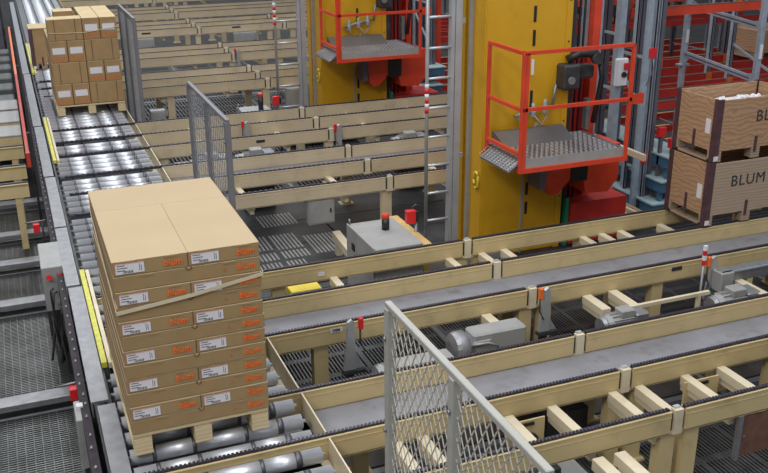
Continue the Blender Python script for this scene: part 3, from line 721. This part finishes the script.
# crates added to block light and darken the rack depths
rnd = random.Random(11); n = 0
for row, ybase in enumerate((9.9, 16.1)):
    for j in range(5):
        for z in (1.15, 2.25):
            for dy in (.9, 2.4):
                if rnd.random() < .55 or (row == 0 and (j < 2 or dy < 2)): continue
                x = 8.65+1.35*j; w = rnd.uniform(.8, 1.05); h = rnd.uniform(.35, .75)
                y = ybase+dy-.4
                ob = empty('stored_crate', (x+w/2, y+.4, z), 'Shaded crate in the %s rack, %s level, %s bay, %s row' % ('nearer' if row == 0 else 'farther', 'lower' if z < 2 else 'upper', ['first', 'second', 'third', 'fourth', 'fifth'][j], 'front' if dy < 1 else 'back'), 'crate', 'crates stored in the racks')
                MB().box(-w/2, w/2, -.38, .38, .1, h, ch=.01).build('crate_body', rnd.choice(['ply', 'pale_ply', 'darkmetal']), ob)
                for sx in (-w/2+.02, -.05, w/2-.12): MB().box(sx, sx+.1, -.38, .38, 0, .1).build('runner', 'oldpine', ob)
# free-standing guide frame behind the crates (two posts, slanting channels)
gf = empty('guide_frame', (9, 10.1, 0), 'Tall light grey steel frame with slanting struts behind the plywood crates', 'frame')
for y in (-.65, .80):
    p = MB().box(-.035, .035, y-.035, y+.035, 0, 4.2, ch=.004).build('post', 'bluegalv', gf)
    MB().box(-.02, .02, y-.05, y-.036, 1.75, 1.93).build('white_sensor', 'white', gf)
    MB().box(-.09, .09, y-.05, y+.05, 1.42, 1.44).build('bracket_plate', 'bluegalv', gf)
for z in (.85, 1.53, 2.21, 2.9):
    MB().bar((0, -.65, z-.06), (0, .80, z+.06), .03, .075).build('strut', 'bluegalv', gf)
    MB().bar((-.016, -.62, z-.058), (-.016, .77, z+.056), .006, .02).build('strut_groove', 'purple', gf)
    for y, s_ in ((-.65, 1), (.80, -1)):
        MB().prism([(y, z+.02), (y+s_*.14, z+.0), (y, z-.14)], 'x', -.02, .0).build('gusset', 'bluegalv', gf)
# slim sensor post in front of the rack
sp = empty('sensor_post', (7.10, 9.25, 0), 'Slim galvanised post with red sensor boxes beside the blue beams', 'post')
MB().box(-.05, .0, -.05, .03, 0, 3.6).box(-.08, -.05, -.05, -.02, 0, 3.6).build('post_profile', 'bluegalv', sp)
MB().box(-.12, .08, -.12, .08, 0, .02).build('foot_plate', 'galv', sp)
MB().tube([(.02, -.08, .02), (.02, -.08, .16)], .014, 6).build('anchor_bolt', 'darkmetal', sp)
MB().box(.0, .10, -.06, .0, .62, .74, ch=.004).build('red_sensor', 'redplastic', sp)
MB().box(-.02, .09, -.06, .0, 1.93, 2.05, ch=.004).build('red_sensor', 'redplastic', sp)
MB().tube([(.05, -.05, 1.93), (.06, -.06, 1.8), (.03, -.06, 1.72), (-.02, -.05, 1.6)], .006, 6).build('cable', 'galv', sp)
ss = empty('sensor_unit', (6.72, 9.30, 0), 'White sensor housing with red cap on a dark post right of the near crane platform', 'sensor')
MB().box(-.03, .05, -.03, .05, 0, 3.6).build('post', 'bluegalv', ss)
MB().box(-.07, .09, -.09, -.03, 1.62, 1.95, ch=.01).build('housing', 'white', ss)
MB().box(.02, .09, -.12, -.09, 1.82, 1.90, ch=.006).build('red_cap', 'redplastic', ss)
MB().lathe((.03, -.09, 1.76), (0, -1, 0), [(0, .035), (.03, .03)], 10).build('lens', 'black', ss)
for i, (x, y, z) in enumerate(((7.32, 9.12, 1.02), (7.45, 9.05, .88), (7.62, 9.2, 1.05))):
    q_ = empty('red_sensor_box', (x, y, z), ['Leftmost', 'Middle', 'Rightmost'][i]+' of three small red sensor boxes in front of the rack above the blue beams', 'sensor')
    MB().box(-.055, .055, -.03, .03, -.06, .06, ch=.005).build('housing', 'redplastic', q_)
    MB().box(-.012, .012, .03, .36, -.015, .015).build('arm', 'galv', q_)
    MB().box(-.02, .02, -.02, .02, -z, -.06).build('stem', 'purple', q_)
# blue deck beams
for i, (z, x, dx) in enumerate(((.74, 7.30, .40), (.44, 7.22, .44), (.16, 7.12, .48))):
    q_ = empty('blue_deck', (x, 9.55, 0), ['Topmost', 'Middle', 'Lowest'][i]+' of the three blue steel decks with pale tops beside the crates', 'shelf')
    MB().box(0, dx, -.65, 1.3, z-.14, z-.01).build('beam', 'blue', q_)
    MB().box(-.02, dx+.02, -.67, 1.3, z-.01, z+.01).build('deck_top', 'teal', q_)
    for yy in (-.6, 1.0): MB().box(.03, .08, yy, yy+.06, 0 if i == 2 else z-.29, z-.14).build('leg', 'blue', q_)
for i, (z, x, y) in enumerate(((.80, 6.72, 15.35), (.50, 6.62, 15.25))):
    q_ = empty('blue_deck', (x, y, 0), ['Upper', 'Lower'][i]+' distant blue deck with pale top seen between ladder and far crane', 'shelf')
    MB().box(0, .5, -.2, .6, z-.14, z-.01).build('beam', 'blue', q_)
    MB().box(-.02, .52, -.22, .6, z-.01, z+.01).build('deck_top', 'teal', q_)
    for yy in (0, .5): MB().box(.03, .08, yy, yy+.06, 0 if i else z-.29, z-.14).build('leg', 'blue', q_)
# slatted pale pallet at the crane's foot
q_ = empty('slatted_ramp', (6.28, 8.95, 0), 'Pale slatted wooden ramp on the floor under the red crane body', 'ramp')
for i in range(6): MB().box(.0+.07*i, .055+.07*i, -.62, .60, .24, .265).build('slat', 'oldpine' if i % 2 else 'pine', q_)
for yy in (-.55, .0, .5): MB().box(0, .41, yy, yy+.06, .18, .24).build('bearer', 'oldpine', q_)
for yy in (-.55, .5):
    for xx in (0, .34): MB().box(xx, xx+.07, yy, yy+.06, 0, .18).build('foot', 'oldpine', q_)
tag(MB().bar((6.35, 8.15, 1.05), (6.35, 9.2, 1.05), .04, .07).bar((6.35, 9.15, 0), (6.35, 9.15, 1.05), .04, .04).build('light_bar', 'cream2'), 'Pale cream bar pointing back beside the near crane platform', 'bar')

# ------------------------------------------------------------------ equipment between the conveyors
def gear_motor(x, y, z, label, kind=0, s=1.0, rz=0):
    o = empty('gear_motor', (x, y, z), label, 'motor', rz=rz)
    if kind == 0:
        MB().box(.0, .46, -.085, .085, .0, .20, ch=.014).build('gearbox', 'greymetal', o)
        MB().box(-.01, .14, -.10, -.085, .01, .15, ch=.006).build('side_cover', 'greymetal', o)
        MB().lathe((-.17, -.01, .08), (1, 0, 0), [(0, .06), (.02, .12), (.05, .132), (.12, .132), (.14, .105), (.18, .09)], 18).build('motor_bell', 'galv', o)
        MB().lathe((-.10, -.12, .05), (0, 1, 0), [(-.08, .03), (-.02, .034), (.02, .055)], 14).build('output_shaft', 'galv', o)
        MB().tube([(-.04, -.10, .13), (.10, -.13, .14), (.18, -.13, .10), (.17, -.12, .05), (.05, -.12, .04)], .013, 7).build('bracket_loop', 'galv', o)
        MB().box(.02, .4, -.08, .08, -z, .0).build('motor_stand', 'darkmetal', o)
    else:
        fin = MB().lathe((-.13*s, 0, .10*s), (1, 0, 0), [(0, .04*s), (.01*s, .085*s), (.05*s, .09*s), (.24*s, .09*s), (.26*s, .07*s)], 16)
        fin.build('motor_body', 'greymetal', o)
        for k in range(9):
            t = PI*k/8
            MB().box(-.07*s, .12*s, -.003, .003, .085*s, .105*s).build('cooling_fin', 'greymetal', o, (0, 0, .10*s), (t-PI/2, 0, 0))
        MB().box(-.0*s, .13*s, -.06*s, .05*s, .17*s, .235*s, ch=.008).build('terminal_box', 'greymetal', o)
        MB().box(.13*s, .26*s, -.08*s, .08*s, .0, .20*s, ch=.015).build('gearbox', 'galv', o)
        MB().box(-.1*s, .24*s, -.06*s, .06*s, -z, .01).build('motor_stand', 'darkmetal', o)
        MB().lathe((-.16*s, 0, .10*s), (1, 0, 0), [(0, .075*s), (.03*s, .088*s)], 16).build('fan_cover', 'galv', o)
    return o
gear_motor(2.97, 5.72, .50, 'Grey gear motor with long box housing in the gap right of the foreground fence')
gear_motor(4.26, 5.62, .46, 'Round grey finned motor in the middle of the gap, below the small diagonal beams', 1, 1.0)
gear_motor(5.36, 5.60, .44, 'Round grey finned motor beside the slanted bracket at the right edge', 1, 1.1)
gear_motor(2.30, 5.60, .42, 'Pale grey motor seen through the top of the foreground mesh fence', 0)
fm = [(2.05, 9.95, 'left'), (2.62, 9.95, 'middle'), (4.75, 9.85, 'right')]
for x, y, nm in fm: gear_motor(x, 11.22, .50, 'Small grey motor dome behind the third conveyor, %s one' % nm, 1, 1.2)

def bracket(x, y, z, label, s=1.0, red='orange', rx=-.055):
    o = empty('stop_bracket', (x, y, 0), label, 'bracket')
    MB().prism([(-.055, .46), (.045, .46), (.035, z-.02), (.015, z), (-.015, z-.02), (-.035, .62)], 'y', -.03, .0).build('wedge_plate', 'alu', o)
    MB().prism([(.045, .44), (.13, .44), (.04, z*.70)], 'y', .0, .006).build('gusset', 'alu', o)
    MB().box(-.06, .12, -.04, .02, .425, .45).box(-.03, .03, -.02, .02, 0, .42).build('foot_plate', 'darkmetal', o)
    MB().box(rx-.018, rx+.018, -.05, -.01, z-.085, z+.01, ch=.006).build('reflector', red, o)
    MB().tube([(rx, -.02, z-.085), (rx-.005, -.03, z-.2), (rx+.03, -.04, z-.27)], .008, 6).build('cable', 'darkmetal', o)
    return o
bracket(2.06, 5.93, .88, 'Upright grey wedge bracket with red sensor near the front carton stack', red='redplastic', rx=.085)
bracket(3.76, 5.93, .85, 'Upright grey wedge bracket with orange reflector, centre of the wide gap')
bracket(5.44, 5.93, .86, 'Upright grey wedge bracket with orange reflector near the right edge')
bracket(2.86, 12.36, .86, 'Small grey wedge bracket on the fourth conveyor beside its joint plates', red='redplastic')
bracket(3.98, 11.70, .86, 'Small grey wedge bracket on the far conveyor with a red sensor', red='redplastic')
bracket(4.12, 18.15, .88, 'Tiny grey wedge bracket with red sensor between the far joint plates', red='redplastic')
# sloping striped sensor rod by the right-hand bracket
sr = empty('sensor_rod', (5.33, 5.9, 0), 'Thin red and white striped rod beside the right-hand wedge bracket', 'rod')
MB().tube([(.0, 0, .02), (.0, 0, .80)], .012, 7).build('stem', 'galv', sr)
for i in range(4): MB().box(-.015, .015, -.012, .012, .80+.045*i, .845+.045*i).build('band', 'redplastic' if i % 2 == 0 else 'white', sr)
MB().tube([(-.16, -.18, .05), (-.05, -.1, .45), (.05, -.04, .62)], .018, 7).build('dark_brace', 'darkmetal', sr)
MB().tube([(.1, -.1, .3), (.12, -.12, .45), (.05, -.02, .58)], .009, 6).build('green_cable', 'greencable', sr)
# conduit and galvanised channel in the wide gap
tag(MB().box(4.36, 5.22, 5.66, 5.69, .64, .67).box(4.40, 4.43, 5.66, 5.69, .0, .64).box(5.1, 5.13, 5.66, 5.69, .0, .64).build('conduit', 'cream2'), 'Slim cream conduit running between the two right-hand motors', 'conduit')
gb = empty('galvanised_channel', (5.45, 5.80, 0), 'Galvanised steel channel on the right, above the round motor', 'beam')
MB().box(0, 2.0, 0, .07, .64, .76, ch=.004).build('channel_body', 'galv', gb)
MB().box(0, 2.0, -.015, .0, .735, .75).build('lip', 'bluegalv', gb)
MB().box(-.02, .12, -.03, .10, .56, .75, ch=.01).build('end_block', 'greymetal', gb)
for x in (.3, 1.7): MB().box(x, x+.06, 0, .06, 0, .64).build('leg', 'cream', gb)
# dark electrical boxes and clutter on the grating
def box_thing(name, x0, x1, y0, y1, z0, z1, m, label, cat, extra=None, ch=.006):
    o = empty(name, ((x0+x1)/2, (y0+y1)/2, z0), label, cat)
    w, d, h = (x1-x0)/2, (y1-y0)/2, z1-z0
    MB().box(-w, w, -d, d, 0, h, ch=ch).build('housing', m, o)
    if z0 > .05 and z1 != .623:
        for sx in (-1, 1): MB().box(sx*w*.8-.015, sx*w*.8+.015, -.015, .015, -z0, 0).build('stand', 'darkmetal', o)
    if extra: extra(o, w, d, h)
    return o
def door(o, w, d, h):
    MB().box(-w+.02, w-.02, -d-.008, -d, .02, h-.02, ch=.002).build('door', 'greymetal', o)
    MB().box(w-.06, w-.045, -d-.02, -d-.008, h*.45, h*.6).build('handle', 'black', o)
def cabdoor(o, w, d, h):
    MB().box(-w-.016, -w, -d+.01, d-.01, .03, h+.012, ch=.003).build('door', 'greymetal', o)
    MB().box(-w-.024, -w-.016, d*.35, d*.55, h-.20, h-.13).build('handle', 'black', o)
    MB().tube([(-w+.01, d-.03, h), (-w+.01, d-.03, h+.06)], .01, 6).build('hinge_pin', 'galv', o)
    MB().box(-w-.018, -w-.016, -.05, .02, h-.34, h-.28).build('yellow_sticker', 'ystrip', o)
box_thing('control_cabinet', 2.82, 3.30, 7.33, 8.08, .02, .80, 'greymetal', 'Pale grey control cabinet with flat top behind the second conveyor', 'cabinet', cabdoor)
ob = empty('signal_lamp', (3.11, 7.80, .80), 'Black signal lamp with red top standing on the grey control cabinet', 'lamp')
MB().lathe((0, 0, 0), (0, 0, 1), [(0, .038), (.11, .038), (.11, .034)], 14).build('base', 'black', ob)
MB().lathe((0, 0, .11), (0, 0, 1), [(0, .037), (.045, .037), (.05, .032)], 14).build('lens', 'red', ob)
def redbox(x, y, z, label):
    o = empty('emergency_switch', (x, y, 0), label, 'switch')
    MB().box(-.05, .045, -.04, .02, z, z+.13, ch=.004).build('red_housing', 'redplastic', o)
    MB().box(.045, .075, -.03, .03, z+.01, z+.11).build('black_back', 'black', o)
    MB().tube([(.06, 0, 0), (.06, 0, z+.02)], .016, 7).build('stem', 'galv', o)
    MB().tube([(.07+.09*math.cos(t)*.6, .02, z+.08+.09*math.sin(t)) for t in [k*PI/6 for k in range(10)]], .008, 6).build('cable_loop', 'darkmetal', o)
redbox(3.36, 7.78, .84, 'Red switch box with black back beside the near grey ladder foot')
tag(MB().box(3.34, 3.44, 7.40, 8.30, .70, .735, ch=.004).box(3.36, 3.42, 7.45, 7.51, 0, .70).box(3.36, 3.42, 8.2, 8.26, 0, .70).build('ochre_board', 'ochre'), 'Ochre board along the right side of the grey control cabinet', 'board')
tag(MB().bar((3.05, 8.2, .20), (3.12, 9.35, .20), .09, .09).box(3.02, 3.09, 8.22, 8.3, 0, .17).box(3.08, 3.15, 9.2, 9.28, 0, .17).build('cream_strut', 'cream2'), 'Cream strut on the floor behind the grey control cabinet', 'beam')
box_thing('junction_box', 2.83, 3.14, 9.425, 9.52, .32, .623, 'greymetal', 'Pale grey junction box hanging under the third conveyor', 'box', door)
box_thing('junction_box', 1.80, 2.02, 14.0, 14.14, .42, .74, 'greymetal', 'Grey junction box under the fifth conveyor, left one', 'box', door)
box_thing('junction_box', 4.3, 4.62, 15.3, 15.42, .30, .62, 'greymetal', 'Grey junction box under the fifth conveyor, right of the joint', 'box', door)
box_thing('junction_box', 2.62, 3.05, 21.85, 21.97, .2, .62, 'greymetal', 'Grey junction box under the seventh conveyor, left of the joint', 'box', door)
box_thing('junction_box', 4.9, 5.45, 21.85, 21.97, .2, .62, 'greymetal', 'Grey junction box under the seventh conveyor, right of the joint', 'box', door)
box_thing('junction_box', 1.72, 2.08, 11.45, 11.6, .25, .6, 'greymetal', 'Grey junction box under the fourth conveyor beside the distant mesh fence', 'box', door)
ob = empty('signal_lamp', (3.40, 13.62, .70), 'Distant black signal lamp with red top behind the fourth conveyor', 'lamp')
MB().lathe((0, 0, 0), (0, 0, 1), [(0, .04), (.20, .04), (.20, .036)], 12).build('base', 'black', ob)
MB().lathe((0, 0, .20), (0, 0, 1), [(0, .042), (.05, .042), (.055, .036)], 12).build('lens', 'red', ob)
box_thing('control_cabinet', 3.1, 3.55, 13.45, 13.9, .02, .70, 'greymetal', 'Distant grey control cabinet under the far signal lamp', 'cabinet', cabdoor)
redbox(3.66, 13.7, .74, 'Distant red switch box with black back beside the far ladder foot')
box_thing('transfer_cabinet', 3.20, 4.28, 7.52, 7.62, .06, .50, 'greymetal', 'Wide grey panel low behind the second conveyor, seen between its beams', 'cabinet', None)
box_thing('yellow_unit', 2.05, 2.34, 7.45, 7.65, .22, .46, 'yellowb', 'Bright yellow box with perforated side behind the second conveyor near the cartons', 'box', lambda o, w, d, h: [MB().box(-w+.03+.036*i, -w+.045+.036*i, -d-.003, -d, .06, .1).build('slot', 'ochre', o) for i in range(7)])
box_thing('yellow_unit', 1.62, 1.72, 7.45, 7.6, .1, .40, 'yellowb', 'Narrow yellow box behind the second conveyor, just right of the cartons', 'box', None)
box_thing('yellow_unit', 4.28, 4.44, 7.62, 7.75, .06, .40, 'yellowb', 'Yellow box with dark slots at the foot of the near crane mast', 'box', lambda o, w, d, h: [MB().box(.02, .06, -d-.004, -d, .08+.08*i, .12+.08*i).build('slot', 'darkmetal', o) for i in range(3)])
for nm, x0, x1, y0, y1, z1, m in (('left of the cream leg by the cartons', 1.62, 1.74, 5.5, 5.9, .42, 'darkmetal'), ('at the foot of the middle bracket', 3.1, 3.5, 5.35, 5.5, .2, 'rust'),
        ('between the two right-hand motors', 4.62, 5.0, 5.5, 5.75, .42, 'rust'), ('under the nearest conveyor right of the fence', 2.62, 2.9, 4.25, 4.45, .42, 'darkmetal')):
    box_thing('terminal_box', x0, x1, y0, y1, .01, z1, m, 'Dark terminal box %s' % nm, 'box', None)
# drive units between the two nearest rails (cream gusset boxes with a round port)
for x0, x1, nm in ((2.66, 2.93, 'beside the foreground fence end'), (4.06, 4.36, 'right of the joint plates')):
    o = empty('drive_bracket', ((x0+x1)/2, 4.53, 0), 'Cream drive bracket with round port %s' % nm, 'bracket')
    w = (x1-x0)/2
    MB().box(-w, w, 0, .012, .36, .635).build('plate', 'cream', o)
    MB().lathe((0.03, -.005, .49), (0, -1, 0), [(0, .05), (.02, .05), (.02, .03), (.03, .03)], 14).build('port', 'darkmetal', o)
    MB().box(-.07, .05, -.012, 0, .60, .62).build('slot', 'black', o)
    MB().box(-w, -w+.04, 0, .05, 0, .36).build('foot', 'cream', o)
box_thing('steel_cabinet', 2.72, 3.08, 4.2, 4.5, .0, .36, 'greymetal', 'Grey steel cabinet under the nearest beam, cut by the lower edge', 'cabinet', None)
box_thing('steel_cabinet', 3.15, 3.5, 4.85, 5.1, .0, .40, 'darkmetal', 'Dark steel cabinet seen between the two nearest beams', 'cabinet', None)
o = empty('side_panel', (4.16, 4.06, 0), 'Brown board panel hanging under the nearest beam at the right edge', 'panel')
MB().box(0, 1.2, 0, .015, .30, .60).build('board', 'rust', o)
MB().box(-.035, .0, -.01, .02, .28, .62).build('bracket_strip', 'galv', o)
for x, z in ((.03, .45), (.3, .57), (.3, .33)): MB().lathe((x, 0, z), (0, -1, 0), [(0, .009), (.006, .009)], 8).build('screw', 'galv', o)
for k, (x, y0, y1) in enumerate(((2.98, 2.9, 4.0), (3.14, 2.9, 4.0))):
    tag(MB().box(x-.04, x+.04, y0, y1, .56, .64, ch=.004).box(x-.03, x+.03, 3.0, 3.06, 0, .56).box(x-.03, x+.03, 3.9, 3.96, 0, .56).build('support_beam', 'cream2'), ['Left', 'Right'][k]+' of two cream beams running towards the viewer under the nearest chain rail', 'beam')

# plates on the beams
def plate(x, y, z, s, label, m='label', tm='ink', w=.10):
    o = empty('name_plate', (x, y-.014, z), label, 'sign')
    MB().box(-w/2, w/2, -.003, 0, -.018, .018).build('plate', m, o)
    if s: text_part(s, .030, tm, o, (0, -.0045, 0), 0, .001, 'lettering')
plate(2.00, 6.06, .745, 'DEM', 'White maker plate with dark letters on the beam left of the first wedge bracket')
plate(5.17, 6.06, .735, None, 'Dark plate on the beam left of the right-hand bracket', 'ink', 'label', .11)
plate(1.66, 9.42, .72, None, 'Small dark plate on the third conveyor beside the mesh fence', 'ink', 'label', .14)
plate(2.27, 7.255, .69, None, 'Small white sticker on the second conveyor above the yellow box', 'label', 'ink', .06)
plate(2.90, 11.755, .72, None, 'Small dark plate on the fourth conveyor above the pale junction box', 'ink', 'label', .12)
plate(2.9, 22.0, .72, None, 'Small dark plate on the seventh conveyor', 'ink', 'label', .2)
plate(5.0, 22.0, .74, None, 'Small dark plate on the seventh conveyor right of its joint', 'ink', 'label', .2)

# ------------------------------------------------------------------ left side
lc = box_thing('push_button_box', -.035, .155, 8.06, 8.70, .38, .80, 'greymetal', 'Pale grey box with two red buttons beside the roller conveyor', 'box',
    lambda o, w, d, h: [MB().lathe((x, -d, .33), (0, -1, .2), [(0, .020), (.03, .020), (.035, .026), (.05, .024)], 12).build('red_button', 'redplastic', o) for x in (-.035, .055)])
MB().box(-.06, -.0, -.06, 0.0, 0, .38).build('stand', 'darkmetal', lc, (0.03, .1, -.38))
cb = MB()
rnd = random.Random(9)
for k in range(7):
    x = .03+rnd.uniform(-.02, .1); y = 7.9-rnd.uniform(0, .5)
    cb.tube([(x, y+.2, .62), (x+rnd.uniform(-.05, .05), y+.1, .55+rnd.uniform(0, .1)), (x+rnd.uniform(-.05, .05), y, .35), (x+rnd.uniform(-.08, .05), y-.1, .1)], .010, 6)
cb.build('cable_bundle', 'darkmetal', label='Tangle of dark cables under the grey push-button box', cat='cables')
def redsensor(x, y, z, label):
    o = empty('sensor_box', (x, y, 0), label, 'sensor')
    MB().box(-.03, .03, -.035, .035, z, z+.09, ch=.004).build('red_housing', 'redplastic', o)
    MB().tube([(-.1, .03, z+.10), (.1, .05, z+.10)], .008, 6).build('rod', 'galv', o)
    MB().tube([(.06, .05, z+.1), (.06, .06, .0)], .010, 6).build('stem', 'darkmetal', o)
redsensor(-.02, 9.55, .62, 'Red sensor box beside the walkway above the grey push-button box')
redsensor(.07, 6.02, .60, 'Small red sensor box beside the front walkway grating')
o = empty('sensor_block', (.085, 5.55, 0), 'Grey sensor block with white top at the lower left, beside the guard channel', 'sensor')
MB().box(-.035, .035, -.04, .22, .35, .72, ch=.005).build('housing', 'greymetal', o)
MB().box(-.02, .022, .10, .15, .72, .74).build('white_top', 'white', o)
MB().box(-.02, .02, -.02, .02, 0, .35).build('stem', 'darkmetal', o)
# orange barrier rail
o = empty('barrier_rail', (0, 15, 0), 'Orange and red barrier rail running along the left edge', 'rail')
MB().box(-.02, .02, .7, 6.3, 1.08, 1.14, ch=.004).build('orange_length', 'orange', o)
MB().box(-.02, .02, -4.3, .7, 1.08, 1.14, ch=.004).box(-.02, -.012, -4.3, .7, 1.0, 1.08).build('red_length', 'redrail', o)
for y in (-3.2, 1.6, 4.0, 6.2): MB().box(.03, .06, y-.03, y+.03, 0, 1.12).box(.02, .03, y-.03, y+.03, 1.06, 1.12).build('post', 'darkmetal', o)
MB().box(-.022, .022, -4.34, -4.28, 1.0, 1.16).build('end_cap', 'redrail', o)
# feeding conveyors on the left
for (y, lab) in ((10.80, 'nearest'), (11.55, 'second'), (12.5, 'third')):
    o = empty('feed_beam', (-.6, y, 0), 'Cream cross beam of the left feed line, %s one' % lab, 'beam', 'cream beams on the left')
    MB().box(-1.2, .56, -.012, .04, .62, .78).box(-1.2, .56, -.03, .06, .775, .785).build('beam', 'cream', o)
    MB().box(-1.2, .56, .0, .035, .785, .80).build('chain', 'chain', o)
    for x in (-1.1, .4): MB().box(x, x+.07, 0, .06, 0, .62).build('leg', 'cream', o)
for y0, y1, z, m, lab in ((13.15, 13.75, .78, 'tray', 'nearest pale grey'), (13.9, 14.6, .80, 'tray', 'second pale grey'), (14.75, 15.4, .80, 'tray', 'third pale grey')):
    o = empty('cover_sheet', (-.6, (y0+y1)/2, 0), '%s cover sheet left of the barrier rail' % lab.capitalize(), 'cover')
    d = (y1-y0)/2
    MB().box(-1.2, .56, -d, d, z-.03, z, ch=.006).build('sheet', 'greymetal', o)
    MB().box(-1.2, .56, -d, -d+.03, z-.18, z-.03).build('front_lip', 'cream', o)
    for x in (-1.1, .4): MB().box(x, x+.07, -.03, .03, 0, z-.03).build('leg', 'cream', o)
for k in range(6):
    y = 15.9+k*1.15
    o = empty('grey_block', (-.55, y, 0), '%s grey machine block in the row at the upper left edge' % ['First', 'Second', 'Third', 'Fourth', 'Fifth', 'Sixth'][k], 'block', 'grey blocks at the upper left')
    MB().box(-1.0, .48, -.26, .26, .3, .74-.03*k, ch=.02).build('block_body', 'block', o)
    MB().box(-1.0, .48, -.28, .28, 0, .3).build('plinth', 'darkmetal', o)
o = empty('machine_tower', (-.35, 23.8, 0), 'Dark machine tower at the top left corner', 'machine')
MB().box(-1, .25, -.5, .5, 0, 1.5, ch=.03).build('body', 'darkmetal', o)
MB().box(-.9, .2, -.54, -.5, .3, 1.2).build('front_panel', 'purple', o)
MB().tube([(0, -.55, .2), (.1, -.6, .8), (-.1, -.58, 1.3)], .03, 6).build('hose', 'black', o)
